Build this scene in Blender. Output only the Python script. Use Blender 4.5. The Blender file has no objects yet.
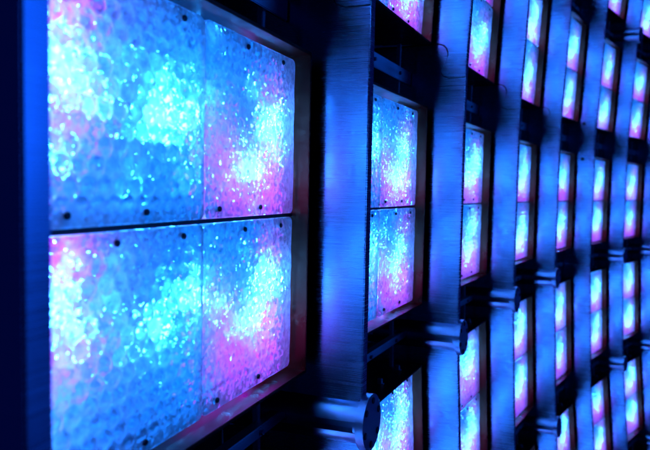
import bpy, bmesh, math, random
from mathutils import Matrix, Vector, noise
random.seed(7)
SC = bpy.context.scene
COL = SC.collection
U = 0.40                                   # metres per panel width

# ------------------------------------------------------------------ camera
FPX, PITCH, ROLL = 630.78, 0.0577, 0.0185   # focal length in px of a 650 px wide frame
cam = bpy.data.cameras.new('camera')
cam.sensor_width = 36.0
cam.lens = FPX / 650.0 * 36.0
cam.clip_start, cam.clip_end = 0.02, 200.0
cam.dof.use_dof = True
cam.dof.focus_distance = 1.72
cam.dof.aperture_fstop = 3.8
cam_o = bpy.data.objects.new('camera', cam)
COL.objects.link(cam_o)
fw = Vector((0, math.cos(PITCH), -math.sin(PITCH)))
up0 = Vector((0, math.sin(PITCH), math.cos(PITCH)))
r0 = Vector((1, 0, 0))
rt = r0 * math.cos(ROLL) + up0 * math.sin(ROLL)
up = up0 * math.cos(ROLL) - r0 * math.sin(ROLL)
cam_o.matrix_world = Matrix(((rt.x, up.x, -fw.x, 0), (rt.y, up.y, -fw.y, 0), (rt.z, up.z, -fw.z, 0), (0, 0, 0, 1)))
SC.camera = cam_o

# ------------------------------------------------------------------ night air, render settings
w = bpy.data.worlds.new('World'); SC.world = w; w.use_nodes = True
bg = w.node_tree.nodes['Background']
bg.inputs['Color'].default_value = (0.01, 0.06, 1.0, 1)
bg.inputs['Strength'].default_value = 0.055
SC.view_settings.view_transform = 'Standard'
SC.view_settings.look = 'None'
SC.view_settings.exposure = 0.3
SC.view_settings.gamma = 1.0
SC.cycles.use_denoising = True
SC.cycles.sample_clamp_indirect = 60.0
SC.cycles.sample_clamp_direct = 0.0
SC.cycles.max_bounces = 5
SC.cycles.use_adaptive_sampling = True
SC.cycles.adaptive_threshold = 0.02
SC.cycles.caustics_reflective = True
SC.cycles.caustics_refractive = True

# ------------------------------------------------------------------ the curved facade
A0, KC, D0, PITCH_C = 0.3456, 0.0228, 1.5743, 2.6296
S1, S_PLATE, S_FIN = 1.2193, 3.59, 3.812
ROWH, ZS, ZP, HH = 2.5992, 1.1215, -0.164, 0.9377
CV, ZC, FD = 0.009, -0.2087, 0.4066
ZT = ZS - ROWH

def heading(s): return A0 + KC * max(s - S1, 0)
def wall_xy(s):
    x, y, n = -D0 * math.cos(A0), D0 * math.sin(A0), 60
    for i in range(n):
        a = heading((i + .5) / n * s)
        x += math.sin(a) * s / n; y += math.cos(a) * s / n
    return x, y, heading(s)
def off(z): return CV * ((z - ZC) ** 2 - ZC ** 2)
def point(s, d, z):
    x, y, a = wall_xy(s); d += off(z)
    return Vector((x + math.cos(a) * d, y - math.sin(a) * d, z)) * U
def frame(s, za, zb):
    """frame at the middle of the straight piece of facade between heights za and zb;
    x runs along the wall, y into it, z up along its lean"""
    x, y, a = wall_xy(s)
    oa, ob = off(za), off(zb)
    m = (ob - oa) / (zb - za)
    t = Vector((math.sin(a), math.cos(a), 0)); n = Vector((math.cos(a), -math.sin(a), 0))
    ez = (n * m + Vector((0, 0, 1))).normalized()
    ey = ez.cross(t)
    d = (oa + ob) / 2
    o = (Vector((x, y, (za + zb) / 2)) + n * d) * U
    return Matrix(((t.x, ey.x, ez.x, o.x), (t.y, ey.y, ez.y, o.y), (t.z, ey.z, ez.z, o.z), (0, 0, 0, 1)))
def in_view(s, z0, z1, d, s2=None, margin=70):
    """does a piece of the facade show in the photograph (with some margin)?"""
    us, vs = [], []
    for ss in (s, s if s2 is None else s2):
        for z in (z0, z1):
            p = point(ss, d, z)
            y = p.dot(fw)
            if y < .05: return False
            us.append(325 + FPX * p.dot(rt) / y); vs.append(225 - FPX * p.dot(up) / y)
    return max(us) > -margin and min(us) < 650 + margin and max(vs) > -margin and min(vs) < 450 + margin

# the lit facade curving round in front of this stretch, as one soft blue lamp
la = bpy.data.lights.new('facade_glow', 'AREA'); la.shape = 'DISK'; la.size = 3.5
la.color = (.006, .14, 1.0); la.energy = 135
la_o = bpy.data.objects.new('facade_glow', la); COL.objects.link(la_o)
la_o.location = point(15, 13, 2.5)
la_o.rotation_euler = (point(5, 0, 0) - la_o.location).to_track_quat('-Z', 'Y').to_euler()

# ------------------------------------------------------------------ materials
def mat(name):
    m = bpy.data.materials.new(name); m.use_nodes = True
    nt = m.node_tree; nt.nodes.clear()
    out = nt.nodes.new('ShaderNodeOutputMaterial')
    return m, nt, out
def N(nt, kind, **kw):
    n = nt.nodes.new(kind)
    for k, v in kw.items(): setattr(n, k, v)
    return n
def metal(name, col, rough, metallic=1.0, scale=(3, 3, 900), bump=.003, var=.09, aniso=0):
    m, nt, out = mat(name)
    b = N(nt, 'ShaderNodeBsdfPrincipled')
    b.inputs['Metallic'].default_value = metallic
    if aniso:                       # brushing runs across the blade, so reflections spread along its height
        b.inputs['Anisotropic'].default_value = aniso
        vt = N(nt, 'ShaderNodeVectorTransform', vector_type='VECTOR', convert_from='OBJECT', convert_to='WORLD')
        vt.inputs[0].default_value = (0, 0, 1); nt.links.new(vt.outputs[0], b.inputs['Tangent'])
    tc = N(nt, 'ShaderNodeTexCoord'); mp = N(nt, 'ShaderNodeMapping')
    mp.inputs['Scale'].default_value = scale
    nt.links.new(tc.outputs['Object'], mp.inputs['Vector'])
    no = N(nt, 'ShaderNodeTexNoise'); no.inputs['Scale'].default_value = 1.0; no.inputs['Detail'].default_value = 5
    nt.links.new(mp.outputs[0], no.inputs['Vector'])
    rp = N(nt, 'ShaderNodeMapRange')
    rp.inputs['From Min'].default_value = .3; rp.inputs['From Max'].default_value = .7
    rp.inputs['To Min'].default_value = rough - var / 2; rp.inputs['To Max'].default_value = rough + var / 2
    nt.links.new(no.outputs['Fac'], rp.inputs['Value'])
    # slow smudges over the brushing
    n2 = N(nt, 'ShaderNodeTexNoise'); n2.inputs['Scale'].default_value = 9; n2.inputs['Detail'].default_value = 4
    nt.links.new(tc.outputs['Object'], n2.inputs['Vector'])
    ad = N(nt, 'ShaderNodeMath', operation='MULTIPLY_ADD')
    ad.inputs[1].default_value = .16; nt.links.new(n2.outputs['Fac'], ad.inputs[0]); nt.links.new(rp.outputs[0], ad.inputs[2])
    sb = N(nt, 'ShaderNodeMath', operation='SUBTRACT'); sb.inputs[1].default_value = .08
    nt.links.new(ad.outputs[0], sb.inputs[0]); nt.links.new(sb.outputs[0], b.inputs['Roughness'])
    mx = N(nt, 'ShaderNodeMixRGB'); mx.inputs[1].default_value = (*[c * .80 for c in col], 1); mx.inputs[2].default_value = (*col, 1)
    nt.links.new(no.outputs['Fac'], mx.inputs[0]); nt.links.new(mx.outputs[0], b.inputs['Base Color'])
    bp = N(nt, 'ShaderNodeBump'); bp.inputs['Strength'].default_value = bump; bp.inputs['Distance'].default_value = .002
    nt.links.new(no.outputs['Fac'], bp.inputs['Height']); nt.links.new(bp.outputs[0], b.inputs['Normal'])
    nt.links.new(b.outputs[0], out.inputs[0])
    return m
def led(name, col, s):
    m, nt, out = mat(name)
    e = N(nt, 'ShaderNodeEmission'); e.inputs[0].default_value = (*col, 1)
    oi = N(nt, 'ShaderNodeObjectInfo'); mr = N(nt, 'ShaderNodeMapRange')     # no two boxes age alike
    mr.inputs['To Min'].default_value = s * .72; mr.inputs['To Max'].default_value = s * 1.28
    nt.links.new(oi.outputs['Random'], mr.inputs['Value']); nt.links.new(mr.outputs[0], e.inputs[1])
    nt.links.new(e.outputs[0], out.inputs[0])
    return m
def acrylic():
    m, nt, out = mat('textured_acrylic')
    tc = N(nt, 'ShaderNodeTexCoord'); oi = N(nt, 'ShaderNodeObjectInfo')
    addv = N(nt, 'ShaderNodeVectorMath', operation='ADD')
    sc = N(nt, 'ShaderNodeVectorMath', operation='SCALE'); sc.inputs['Scale'].default_value = 7.0
    cb = N(nt, 'ShaderNodeCombineXYZ')
    for i in range(3): nt.links.new(oi.outputs['Random'], cb.inputs[i])
    nt.links.new(cb.outputs[0], sc.inputs[0]); nt.links.new(tc.outputs['Object'], addv.inputs[0]); nt.links.new(sc.outputs[0], addv.inputs[1])
    n1 = N(nt, 'ShaderNodeTexNoise'); n1.inputs['Scale'].default_value = 90; n1.inputs['Detail'].default_value = 3
    vo = N(nt, 'ShaderNodeTexVoronoi'); vo.feature = 'F1'; vo.inputs['Scale'].default_value = 110
    for n in (n1, vo): nt.links.new(addv.outputs[0], n.inputs['Vector'])
    hm = N(nt, 'ShaderNodeMath', operation='ADD')
    nt.links.new(n1.outputs['Fac'], hm.inputs[0]); nt.links.new(vo.outputs['Distance'], hm.inputs[1])
    bp = N(nt, 'ShaderNodeBump'); bp.inputs['Strength'].default_value = .35; bp.inputs['Distance'].default_value = .002
    nt.links.new(hm.outputs[0], bp.inputs['Height'])
    # moulded facets: every cell tilts its own way, so each catches a lamp or misses it
    vc = N(nt, 'ShaderNodeTexVoronoi'); vc.feature = 'F1'; vc.inputs['Scale'].default_value = 150; vc.inputs['Randomness'].default_value = .8
    nt.links.new(addv.outputs[0], vc.inputs['Vector'])
    ctr = N(nt, 'ShaderNodeVectorMath', operation='SUBTRACT'); ctr.inputs[1].default_value = (.5, .5, .5); nt.links.new(vc.outputs['Color'], ctr.inputs[0])
    tl = N(nt, 'ShaderNodeVectorMath', operation='SCALE'); wn = N(nt, 'ShaderNodeTexWhiteNoise', noise_dimensions='3D'); nt.links.new(vc.outputs['Position'], wn.inputs['Vector'])
    pw = N(nt, 'ShaderNodeMath', operation='POWER'); pw.inputs[1].default_value = 3; nt.links.new(wn.outputs['Value'], pw.inputs[0])
    mu = N(nt, 'ShaderNodeMath', operation='MULTIPLY_ADD'); mu.inputs[1].default_value = 3.6; mu.inputs[2].default_value = 1.2; nt.links.new(pw.outputs[0], mu.inputs[0]); nt.links.new(mu.outputs[0], tl.inputs['Scale']); nt.links.new(ctr.outputs[0], tl.inputs[0])
    na = N(nt, 'ShaderNodeVectorMath', operation='ADD'); nt.links.new(bp.outputs[0], na.inputs[0]); nt.links.new(tl.outputs[0], na.inputs[1])
    nn = N(nt, 'ShaderNodeVectorMath', operation='NORMALIZE'); nt.links.new(na.outputs[0], nn.inputs[0])
    tr = N(nt, 'ShaderNodeBsdfTranslucent'); tr.inputs[0].default_value = (.92, .95, 1, 1)
    rf = N(nt, 'ShaderNodeBsdfRefraction'); rf.inputs['IOR'].default_value = 1.5; rf.inputs['Roughness'].default_value = .12
    rr = N(nt, 'ShaderNodeBsdfRefraction'); rr.inputs['IOR'].default_value = 1.4; rr.inputs['Roughness'].default_value = .72
    gl = N(nt, 'ShaderNodeBsdfGlossy'); gl.inputs['Roughness'].default_value = .15
    for n in (tr, rr, gl): nt.links.new(bp.outputs[0], n.inputs['Normal'])
    nt.links.new(nn.outputs[0], rf.inputs['Normal'])
    n3 = N(nt, 'ShaderNodeTexNoise'); n3.inputs['Scale'].default_value = 60; n3.inputs['Detail'].default_value = 4
    nt.links.new(addv.outputs[0], n3.inputs['Vector'])
    mr = N(nt, 'ShaderNodeMapRange'); mr.inputs['From Min'].default_value = .3; mr.inputs['From Max'].default_value = .7
    mr.inputs['To Min'].default_value = .30; mr.inputs['To Max'].default_value = .62; nt.links.new(n3.outputs['Fac'], mr.inputs['Value'])
    m0 = N(nt, 'ShaderNodeMixShader'); m0.inputs[0].default_value = .52
    nt.links.new(tr.outputs[0], m0.inputs[1]); nt.links.new(rr.outputs[0], m0.inputs[2])
    m1 = N(nt, 'ShaderNodeMixShader'); nt.links.new(mr.outputs[0], m1.inputs[0])
    nt.links.new(m0.outputs[0], m1.inputs[1]); nt.links.new(rf.outputs[0], m1.inputs[2])
    m2 = N(nt, 'ShaderNodeMixShader'); m2.inputs[0].default_value = .05
    nt.links.new(m1.outputs[0], m2.inputs[1]); nt.links.new(gl.outputs[0], m2.inputs[2])
    nt.links.new(m2.outputs[0], out.inputs[0])
    return m
# violet glow painted into the board's emission over one row of two panels: u, v, reach, strength
VIO = [(.02, .12, .32, 2.0), (.30, .08, .28, 1.9), (.36, .50, .24, 1.5), (.12, .70, .24, .9), (1.42, .68, .30, 1.0), (1.58, .90, .32, 1.25), (1.34, .46, .22, .5), (1.92, .86, .26, 1.1), (1.99, .66, .24, 2.4), (2.01, .25, .20, 2.0), (2.01, .95, .20, 1.6)]  # the last ones are added at the right edge to throw violet onto the fins
def board_glow():
    m, nt, out = mat('board_painted_glow')
    tc = N(nt, 'ShaderNodeTexCoord'); sp = N(nt, 'ShaderNodeSeparateXYZ'); nt.links.new(tc.outputs['Object'], sp.inputs[0])
    lt = N(nt, 'ShaderNodeMath', operation='LESS_THAN'); lt.inputs[1].default_value = 0; nt.links.new(sp.outputs[2], lt.inputs[0])
    z = N(nt, 'ShaderNodeMath', operation='MULTIPLY_ADD'); z.inputs[1].default_value = HH * U
    nt.links.new(lt.outputs[0], z.inputs[0]); nt.links.new(sp.outputs[2], z.inputs[2])
    cb = N(nt, 'ShaderNodeCombineXYZ'); nt.links.new(sp.outputs[0], cb.inputs[0]); nt.links.new(z.outputs[0], cb.inputs[2])
    oi = N(nt, 'ShaderNodeObjectInfo')
    no = N(nt, 'ShaderNodeTexNoise', noise_dimensions='4D'); no.inputs['Scale'].default_value = 9; no.inputs['Detail'].default_value = 2
    wv = N(nt, 'ShaderNodeMath', operation='MULTIPLY'); wv.inputs[1].default_value = 40
    nt.links.new(oi.outputs['Random'], wv.inputs[0]); nt.links.new(wv.outputs[0], no.inputs['W']); nt.links.new(tc.outputs['Object'], no.inputs['Vector'])
    wob = N(nt, 'ShaderNodeVectorMath', operation='MULTIPLY_ADD'); wob.inputs[1].default_value = (.10, 0, .10)
    nt.links.new(no.outputs['Color'], wob.inputs[0]); nt.links.new(cb.outputs[0], wob.inputs[2])
    tot = None
    for u, v, reach, k in VIO:
        d = N(nt, 'ShaderNodeVectorMath', operation='DISTANCE'); nt.links.new(wob.outputs[0], d.inputs[0])
        d.inputs[1].default_value = ((u - 1.006) * U + .05, 0, (HH - v * HH) * U + .05)
        r = N(nt, 'ShaderNodeMapRange', interpolation_type='SMOOTHSTEP')
        r.inputs['From Min'].default_value = reach * U; r.inputs['From Max'].default_value = 0
        r.inputs['To Min'].default_value = 0; r.inputs['To Max'].default_value = k
        nt.links.new(d.outputs['Value'], r.inputs['Value'])
        if tot is None: tot = r.outputs[0]
        else:
            a = N(nt, 'ShaderNodeMath', operation='ADD'); nt.links.new(tot, a.inputs[0]); nt.links.new(r.outputs[0], a.inputs[1]); tot = a.outputs[0]
    e1 = N(nt, 'ShaderNodeEmission'); e1.inputs[0].default_value = (.0, .175, 1, 1)  # blue base glow added to brighten the panels between the hot spots
    e2 = N(nt, 'ShaderNodeEmission'); e2.inputs[0].default_value = (.40, .0, 1, 1)
    s2 = N(nt, 'ShaderNodeMath', operation='MULTIPLY'); s2.inputs[1].default_value = 1.2
    nt.links.new(tot, s2.inputs[0]); nt.links.new(s2.outputs[0], e2.inputs[1])
    s1 = N(nt, 'ShaderNodeMath', operation='MULTIPLY_ADD'); s1.inputs[1].default_value = -.8; s1.inputs[2].default_value = 1.25
    nt.links.new(tot, s1.inputs[0]); 
    # the blue glow is painted in small spots, darker between
    vb = N(nt, 'ShaderNodeTexVoronoi'); vb.inputs['Scale'].default_value = 42; vb.inputs['Randomness'].default_value = .25
    nt.links.new(tc.outputs['Object'], vb.inputs['Vector'])
    mb = N(nt, 'ShaderNodeMapRange', interpolation_type='SMOOTHSTEP'); mb.inputs['From Min'].default_value = .1; mb.inputs['From Max'].default_value = .62
    mb.inputs['To Min'].default_value = 2.1; mb.inputs['To Max'].default_value = .25; nt.links.new(vb.outputs['Distance'], mb.inputs['Value'])
    mz = N(nt, 'ShaderNodeMath', operation='MAXIMUM'); mz.inputs[1].default_value = .12; nt.links.new(s1.outputs[0], mz.inputs[0])
    pm = N(nt, 'ShaderNodeMath', operation='MULTIPLY'); nt.links.new(mz.outputs[0], pm.inputs[0]); nt.links.new(mb.outputs[0], pm.inputs[1])
    nt.links.new(pm.outputs[0], e1.inputs[1])
    ad = N(nt, 'ShaderNodeAddShader'); nt.links.new(e1.outputs[0], ad.inputs[0]); nt.links.new(e2.outputs[0], ad.inputs[1])
    nt.links.new(ad.outputs[0], out.inputs[0])
    return m
M = dict(
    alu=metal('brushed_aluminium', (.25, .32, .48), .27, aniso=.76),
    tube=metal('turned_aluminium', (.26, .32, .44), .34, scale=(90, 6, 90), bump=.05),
    steel=metal('dull_steel_rail', (.45, .48, .55), .42, scale=(4, 30, 30), bump=.05),
    brown=metal('brown_anodised_tray', (.13, .030, .018), .34, metallic=1.0, scale=(14, 14, 14), bump=.05, var=.2),
    dark=metal('black_screw_and_gap_shade', (.02, .02, .025), .45, metallic=.4, scale=(50, 50, 50)),
    board=metal('white_reflector_board', (.75, .77, .80), .6, metallic=0, scale=(8, 8, 8), bump=.02),
    wall=metal('black_back_wall', (.10, .10, .12), .6, metallic=0, scale=(4, 4, 4), bump=.05),
    acr=acrylic(),
    glow=board_glow(),
    cyan=led('cyan_led', (.012, .25, 1.0), 300),
    core=led('cyan_led_core', (.024, .28, 1.0), 54),
)

# ------------------------------------------------------------------ mesh helpers
def mesh(name, bm, mats, smooth=False):
    me = bpy.data.meshes.new(name)
    bmesh.ops.recalc_face_normals(bm, faces=bm.faces[:]) if not smooth else None
    bm.to_mesh(me); bm.free()
    for m in (mats if isinstance(mats, (list, tuple)) else [mats]): me.materials.append(m)
    for p in me.polygons: p.use_smooth = True
    if not smooth: me.set_sharp_from_angle(angle=math.radians(28))
    return me
def box(bm, x0, x1, y0, y1, z0, z1, bev=0):
    r = bmesh.ops.create_cube(bm, size=1)
    bmesh.ops.scale(bm, vec=((x1 - x0) * U, (y1 - y0) * U, (z1 - z0) * U), verts=r['verts'])
    bmesh.ops.translate(bm, vec=((x0 + x1) / 2 * U, (y0 + y1) / 2 * U, (z0 + z1) / 2 * U), verts=r['verts'])
    if bev:
        es = list({e for v in r['verts'] for e in v.link_edges})
        bmesh.ops.bevel(bm, geom=es, offset=bev * U, segments=2, affect='EDGES')
def prism(bm, pts, axis, a, b, bev=0):
    """extrude an outline; axis 'x': pts are (y, z); axis 'y': pts are (x, z)"""
    def v(p, k): return (k * U, p[0] * U, p[1] * U) if axis == 'x' else (p[0] * U, k * U, p[1] * U)
    va = [bm.verts.new(v(p, a)) for p in pts]; vb = [bm.verts.new(v(p, b)) for p in pts]
    n = len(pts); fs = [bm.faces.new(va), bm.faces.new(vb[::-1])]
    for i in range(n): bm.faces.new((va[i], vb[i], vb[(i + 1) % n], va[(i + 1) % n]))
    if bev:
        es = list({e for f in fs for e in f.edges})
        bmesh.ops.bevel(bm, geom=es, offset=bev * U, segments=2, affect='EDGES')
def disc_pts(r, n, cx=0, cz=0): return [(cx + r * math.cos(2 * math.pi * i / n), cz + r * math.sin(2 * math.pi * i / n)) for i in range(n)]

def link(name, me, parent=None, loc=(0, 0, 0), mw=None):
    o = bpy.data.objects.new(name, me); COL.objects.link(o)
    if parent is not None:
        o.parent = parent; o.location = [c * U for c in loc]
    if mw is not None: o.matrix_world = mw
    return o
def thing(name, mw, label, cat, group=None):
    o = bpy.data.objects.new(name, None); COL.objects.link(o)
    o.empty_display_size = .05; o.matrix_world = mw
    o['label'] = label; o['category'] = cat
    if group: o['group'] = group
    return o

# ------------------------------------------------------------------ back wall (setting)
bm = bmesh.new()
ss = [0.9 + i * .5 for i in range(48)]; zz = [ZT - 2.6 * ROWH + i * .9 for i in range(17)]
grid = [[bm.verts.new(point(s, -.66, z)) for z in zz] for s in ss]
for i in range(len(ss) - 1):
    for k in range(len(zz) - 1):
        bm.faces.new((grid[i][k], grid[i + 1][k], grid[i + 1][k + 1], grid[i][k + 1]))
bw = link('back_wall', mesh('back_wall', bm, M['wall'], smooth=True)); bw['kind'] = 'structure'

# ------------------------------------------------------------------ light boxes
PW, PH = 1.0, HH - .012            # one acrylic panel
LIP, DEPTH, LED_D = .085, .42, .215
def plate_mesh(name, seed, pitch, amp, jit):
    rnd = random.Random(seed)
    nx, nz, rc, th = 120, 112, .035, .035
    dots = []
    for r in range(-1, int(PH / (pitch * .866)) + 2):
        for c in range(-1, int(PW / pitch) + 2):
            dots.append((c * pitch + (r % 2) * pitch / 2 - PW / 2 + rnd.uniform(-jit, jit),
                         r * pitch * .866 - PH / 2 + rnd.uniform(-jit, jit), amp * rnd.uniform(.6, 1.25)))
    R = pitch * .48
    def shape(x, z):
        ax, az = abs(x) - (PW / 2 - rc), abs(z) - (PH / 2 - rc)
        if ax > 0 and az > 0:
            l = math.hypot(ax, az)
            if l > rc: x -= math.copysign(ax - ax * rc / l, x); z -= math.copysign(az - az * rc / l, z)
        return x, z
    bm = bmesh.new(); g = []
    for i in range(nx + 1):
        row = []
        for k in range(nz + 1):
            x0, z0 = (i / nx - .5) * PW, (k / nz - .5) * PH
            x, z = shape(x0, z0)
            h = 0
            for dx, dz, a in dots:
                q = ((x - dx) ** 2 + (z - dz) ** 2) / R ** 2
                if q < 1: h += a * (1 - q)
            e = min(PW / 2 - abs(x0), PH / 2 - abs(z0)); e = (e - .06) / .03
            h *= max(0, min(1, e))
            h += .004 * noise.noise(Vector((x * 9 + seed, z * 9, 0)))
            row.append(bm.verts.new((x * U, -h * U, z * U)))
        g.append(row)
    for i in range(nx):
        for k in range(nz): bm.faces.new((g[i][k], g[i + 1][k], g[i + 1][k + 1], g[i][k + 1]))
    # the edge, turned back into the tray
    loop = [g[i][0] for i in range(nx)] + [g[nx][k] for k in range(nz)] + [g[i][nz] for i in range(nx, 0, -1)] + [g[0][k] for k in range(nz, 0, -1)]
    b1 = [bm.verts.new((v.co.x, v.co.y + .006 * U, v.co.z)) for v in loop]
    b2 = [bm.verts.new((v.co.x, th * U, v.co.z)) for v in loop]
    n = len(loop)
    for i in range(n):
        j = (i + 1) % n
        bm.faces.new((loop[j], loop[i], b1[i], b1[j])); bm.faces.new((b1[j], b1[i], b2[i], b2[j]))
    return mesh(name, bm, M['acr'], smooth=True)
plates = [plate_mesh('acrylic_panel_mesh_coarse', 3, .084, .016, .005), plate_mesh('acrylic_panel_mesh_fine', 11, .062, .006, .010)]

GAPX, IW, IH = .0025, 1.012 + .03, HH + .025     # inner half sizes of the tray
bm = bmesh.new()
def ring(pts_in, pts_out):
    n = len(pts_in)
    for i in range(n): bm.faces.new((pts_in[i], pts_in[(i + 1) % n], pts_out[(i + 1) % n], pts_out[i]))
def rect(hx, hz, y): return [bm.verts.new((sx * hx * U, y * U, sz * hz * U)) for sx, sz in ((-1, -1), (1, -1), (1, 1), (-1, 1))]
T = .02
a = rect(IW, IH, DEPTH - .02); b_ = rect(IW + .012, IH + .012, -LIP); c = rect(IW + .012 + T, IH + .012 + T, -LIP); d = rect(IW + .012 + T, IH + .012 + T, DEPTH)
ring(a, b_); ring(b_, c); ring(c, d); bm.faces.new(a); bm.faces.new(d[::-1])
bmesh.ops.bevel(bm, geom=[e for e in bm.edges if abs(e.verts[0].co.y + LIP * U) < 1e-5 and abs(e.verts[1].co.y + LIP * U) < 1e-5], offset=.003 * U, segments=2, affect='EDGES')
tray_me = mesh('tray', bm, M['brown'])
bm = bmesh.new(); box(bm, -IW + .01, IW - .01, .29, .36, -IH + .01, IH - .01)
board_me = mesh('led_board', bm, M['glow'])
# LED positions on one row of two panels: u from the left edge, v from the top, size
CY = [(.20, .32, 1.0), (.03, .56, .8), (.815, .555, 1.0), (1.06, .42, .75), (1.70, .64, .9), (1.87, .44, 1.0)]
def led_mesh(seed):
    rnd = random.Random(seed); bm = bmesh.new()
    for row in (0, 1):
        ztop = HH - row * HH
        for mi in (0,):
            for u, v, k in CY:
                u += rnd.uniform(-.05, .05); v += rnd.uniform(-.06, .06); k *= rnd.uniform(.6, 1.4)
                ph = rnd.uniform(0, 6)
                spread = [(0, 0, .042)] + [(rnd.gauss(0, .10), rnd.gauss(0, .095), rnd.uniform(.009, .021)) for q in range(9)]
                spread += [(rnd.gauss(0, .17), rnd.gauss(0, .15), rnd.uniform(.005, .008)) for q in range(9)]
                for n_, (dx, dz, r) in enumerate(spread):
                    x, z, r = u - 1.006 + dx, ztop - v * HH + dz, r * math.sqrt(k)
                    x = max(-1.02 + r, min(1.02 - r, x)); z = max(-HH + r, min(HH - r, z))
                    if abs(z) < r + .012: z = math.copysign(r + .012, z)
                    ld, nn, mi = (LED_D + .012, 8, 1) if n_ == 0 else (LED_D + .006, 6, 1) if n_ < 10 else (LED_D, 5, 0)
                    vs = [bm.verts.new(((x + px) * U, ld * U, (z + pz) * U)) for px, pz in disc_pts(r, nn)]
                    top = bm.verts.new((x * U, (ld - .012) * U, z * U))
                    for i in range(nn):
                        f = bm.faces.new((vs[i], vs[(i + 1) % nn], top)); f.material_index = mi
    return mesh('led_array', bm, [M['cyan'], M['core']])
led_meshes = [led_mesh(q) for q in range(5)]
bm_d = bmesh.new(); box(bm_d, -IW + .012, IW - .012, .012, .286, -.010, .010)  # black bar added behind the gap between panel rows to keep it dark
gap_shade_me = mesh('gap_shade_bar', bm_d, M['dark'])
bm = bmesh.new(); prism(bm, disc_pts(.014, 10), 'y', -.010, .03, bev=.003)
screw_me = mesh('screw', bm, M['dark'])
bm = bmesh.new(); box(bm, -.02, .02, -.02, .02, 0, .05, .004); prism(bm, disc_pts(.011, 8), 'y', -.035, -.018)
stud_me = mesh('mounting_stud', bm, M['steel'])

ORD = ['first', 'second', 'third', 'fourth', 'fifth', 'sixth', 'seventh', 'eighth', 'ninth']
ROWN = {0: 'same row as the largest box', 1: 'one row above the largest box', 2: 'two rows above the largest box',
        -1: 'one row below the largest box', -2: 'two rows below the largest box', -3: 'three rows below the largest box'}
SCREWS = [(.14, -1), (.57, -1), (.40, 1), (.83, 1)]
for j in range(0, 8):
    sc_ = S_PLATE - 1.006 + j * PITCH_C
    for r in range(-3, 3):
        za, zb = ZT + r * ROWH, ZS + r * ROWH
        if not in_view(sc_ - 1, za, zb, 0, sc_ + 1): continue
        f = frame(sc_, za, zb)
        f = f @ Matrix.Translation((random.uniform(-.004, .004) * U, random.uniform(-.006, .006) * U, (ZP - (ZS + ZT) / 2 + random.uniform(-.004, .004)) * U)) \
              @ Matrix.Rotation(random.uniform(-.006, .006), 4, 'Z')
        lab = ('largest glowing blue light box, nearest the left edge' if (j, r) == (0, 0) else
               f'glowing blue light box, {ORD[j]} column from left, {ROWN[r]}')
        t = thing('light_box', f, lab, 'light box', 'light boxes on the curved facade')
        link('tray', tray_me, t); link('led_board', board_me, t); link('led_array', led_meshes[(j * 2 + r) % 5], t)['kind'] = 'stuff'; link('gap_shade_bar', gap_shade_me, t)
        for q, (cx, cz) in enumerate(((-1, 1), (1, 1), (-1, -1), (1, -1))):
            p = link('acrylic_panel', plates[0 if cx < 0 else 1], t, (cx * (PW / 2 + GAPX), random.uniform(-.004, .004), cz * (PH / 2 + .012)))
            if j <= 2:
                for u, e in SCREWS:
                    link('screw', screw_me, p, (u - .5 + random.uniform(-.01, .01), 0, e * (PH / 2 - .045)))
        for lx in (-.55, .3, .8):
            for e in (1,):
                link('mounting_stud', stud_me, t, (lx, .08, IH + .012 + T - .002))

# ------------------------------------------------------------------ fins
TH = .09
HOOK = [(.165, 0), (.20, .004), (.235, .02), (.252, .05), (.250, .085), (.225, .13), (.195, .175), (.180, .215), (.182, .25), (.198, .29), (.23, .322), (.275, .338), (.33, .34)]
BACK = .62
TUBE_R = .143
def fin_mesh(bottom, top, za, zb):
    """outline in (y, z) about the middle of the row; bottom/top: 'tube', 'hook' or 'plain'"""
    h = (zb - za) / 2; g = .010
    pts = []
    if bottom == 'hook':
        pts += [(-FD, -h + g)] + [(-FD + a, -h + b + g) for a, b in HOOK] + [(BACK, -h + .34 + g)]
    else:
        e = -h + (TUBE_R - .01 if bottom == 'tube' else g)
        pts += [(-FD, e), (BACK, e)]
    if top == 'hook':
        pts += [(BACK, h + .34 - g)] + [(-FD + a, h + b - g) for a, b in HOOK[::-1]] + [(-FD, h - g)]
    else:
        e = h - (TUBE_R - .01 if top == 'tube' else g)
        pts += [(BACK, e), (-FD, e)]
    bm = bmesh.new(); prism(bm, pts, 'x', -TH / 2, TH / 2, bev=.006)
    return mesh('blade', bm, M['alu'])
def seam_shade_mesh():  # dark strip added in the seam, standing for the shade in the gap
    h = ROWH / 2; path = [(-FD + .004, 0)] + [(-FD + a, b) for a, b in HOOK] + [(BACK - .02, .34)]
    up_, lo = [], []
    for i, p in enumerate(path):
        a, b = path[max(i - 1, 0)], path[min(i + 1, len(path) - 1)]
        dx, dz = b[0] - a[0], b[1] - a[1]; l = math.hypot(dx, dz)
        nx_, nz_ = -dz / l * .009, dx / l * .009
        up_.append((p[0] + nx_, h + p[1] + nz_)); lo.append((p[0] - nx_, h + p[1] - nz_))
    bm = bmesh.new()
    for i in range(len(path) - 1): prism(bm, [lo[i], lo[i + 1], up_[i + 1], up_[i]], 'x', -TH / 2 + .004, TH / 2 - .004)
    return mesh('seam_shade', bm, M['dark'])
seam_shade_me = seam_shade_mesh()
cache = {}
def joint(j, r):
    """kind of joint at the lower end of row r on fin j"""
    if j == 4: return 'plain'
    return 'hook' if r == 1 else 'tube'
FINN = ['first and second', 'second and third', 'third and fourth', 'fourth and fifth', 'fifth and sixth', 'sixth and seventh', 'seventh and eighth']
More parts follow.
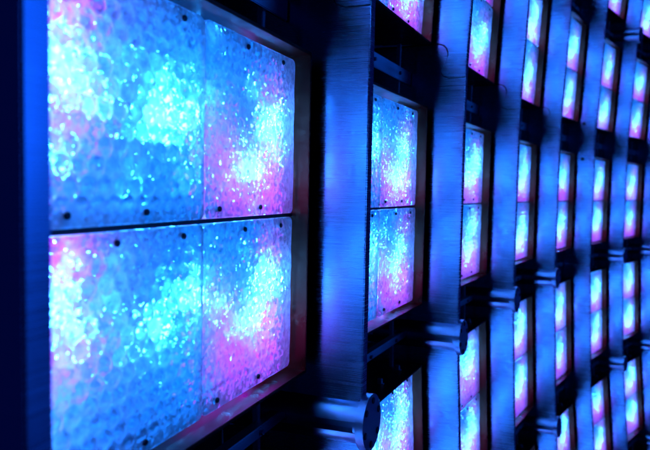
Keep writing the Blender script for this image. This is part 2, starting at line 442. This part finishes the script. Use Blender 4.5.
for j in range(-1, 7):
    s = S_FIN + j * PITCH_C
    for r in range(-3, 3):
        za, zb = ZT + r * ROWH, ZS + r * ROWH
        if not in_view(s, za, zb, FD): continue
        key = (joint(j, r), joint(j, r + 1))
        if key not in cache: cache[key] = fin_mesh(*key, 0, ROWH)
        where = {0: 'at largest box height', 1: 'one row up', 2: 'two rows up', -1: 'one row down', -2: 'two rows down', -3: 'three rows down'}[r]
        lab = f'brushed metal fin between {FINN[j]} box columns, {where}' if j >= 0 else 'blurred metal fin standing at the left edge, ' + where
        t = thing('metal_fin', frame(s, za, zb), lab, 'fin', 'vertical fins of the facade')
        link('blade', cache[key], t)
        if key[1] == 'hook': link('seam_shade', seam_shade_me, t)
        if j == 4 and r == 0:
            bm = bmesh.new(); box(bm, -TH / 2 - .02, -TH / 2 + .01, -FD + .01, BACK - .1, ROWH / 2 - .52, ROWH / 2 + .42, .004)
            sp = link('splice_plate', mesh('splice_plate', bm, M['alu']), t)
            bm = bmesh.new(); prism(bm, disc_pts(.035, 12), 'x', -TH / 2 - .045, -TH / 2 - .01, .006)
            bolt = mesh('bolt', bm, M['dark'])
            for bz in (ROWH / 2 + .30, ROWH / 2 - .42): link('bolt', bolt, sp, (0, -FD + .22, bz))

# ------------------------------------------------------------------ brackets at the fin joints
def half_round(sign):
    pts = [(-TUBE_R * .98, .035)] + [(TUBE_R * math.cos(math.radians(a)), TUBE_R * math.sin(math.radians(a))) for a in range(166, 10, -12)] + [(TUBE_R * .98, .035)]
    return [(x, z * sign) for x, z in pts]
bm = bmesh.new()
for sgn in (1, -1): prism(bm, half_round(sgn), 'y', -FD - .005, .55)
box(bm, -.06, .06, -FD + .03, .5, -.037, .037)
arm_me = mesh('arm', bm, M['tube'])
bm = bmesh.new(); prism(bm, disc_pts(TUBE_R * .985, 36), 'y', -FD - .003, -FD + .025)
collar_me = mesh('collar', bm, M['tube'])
bm = bmesh.new(); prism(bm, disc_pts(.176, 48), 'y', -FD - .055, -FD - .004, .006)
flange_me = mesh('flange', bm, M['tube'])
bm = bmesh.new(); prism(bm, disc_pts(.022, 12), 'y', -FD - .062, -FD - .05, .003)
fbolt_me = mesh('flange_bolt', bm, M['dark'])
for j in range(0, 7):
    s = S_FIN + j * PITCH_C
    for r in range(-2, 3):
        if joint(j, r) != 'tube': continue
        z = ZT + r * ROWH
        if not in_view(s, z - .2, z + .2, FD, margin=40): continue
        pos = {0: 'below largest box row', 2: 'two rows up', -1: 'one row further down', -2: 'two rows further down'}[r]
        t = thing('fin_bracket', frame(s, z - .3, z + .3), f'round bracket with bolted disc on {ORD[j + 1]} fin from left, {pos}', 'bracket', 'brackets at the fin joints')
        link('arm', arm_me, t); link('collar', collar_me, t); fl = link('flange', flange_me, t)
        for k in range(6):
            a = math.radians(60 * k + 20)
            link('bolt', fbolt_me, fl, (.135 * math.cos(a), 0, .135 * math.sin(a)))

# ------------------------------------------------------------------ rails between the boxes
for j in range(0, 8):
    sc_ = S_FIN + (j - .5) * PITCH_C
    for r in range(-2, 3):
        z = ZT + r * ROWH
        if not in_view(sc_ - 1, z - .2, z + .2, 0, sc_ + 1, margin=20): continue
        flat = r == 1
        f = frame(sc_, z - .3, z + .3)
        hw = PITCH_C / 2 - TH / 2 - .01
        pos = {0: 'below', 1: 'above', 2: 'two rows above', -1: 'two rows below', -2: 'three rows below'}[r]
        t = thing('mounting_rail', f, f'{"flat" if flat else "thin"} metal rail in {ORD[j]} column from left, {pos} largest box row', 'rail', 'rails between the light boxes')
        bm = bmesh.new(); hz = .065 if flat else .035
        if flat: box(bm, -hw, hw, .13, .16, -hz, hz, .005)
        else: box(bm, -hw, hw, .10, .18, -hz, hz, .006)
        link('bar', mesh('bar', bm, M['steel']), t)
        for lx in (-.72, 1.0):
            bm = bmesh.new(); box(bm, lx - .02, lx + .02, .162, .20, -.30, .30, .004)
            link('strut', mesh('strut', bm, M['steel']), t)
        for lx in (-.6, .2, .9):
            bm = bmesh.new(); prism(bm, disc_pts(.018, 6, lx, 0), 'y', (.13 if flat else .10) - .02, (.13 if flat else .10) + .01)
            link('bolt', mesh('bolt', bm, M['tube']), t)
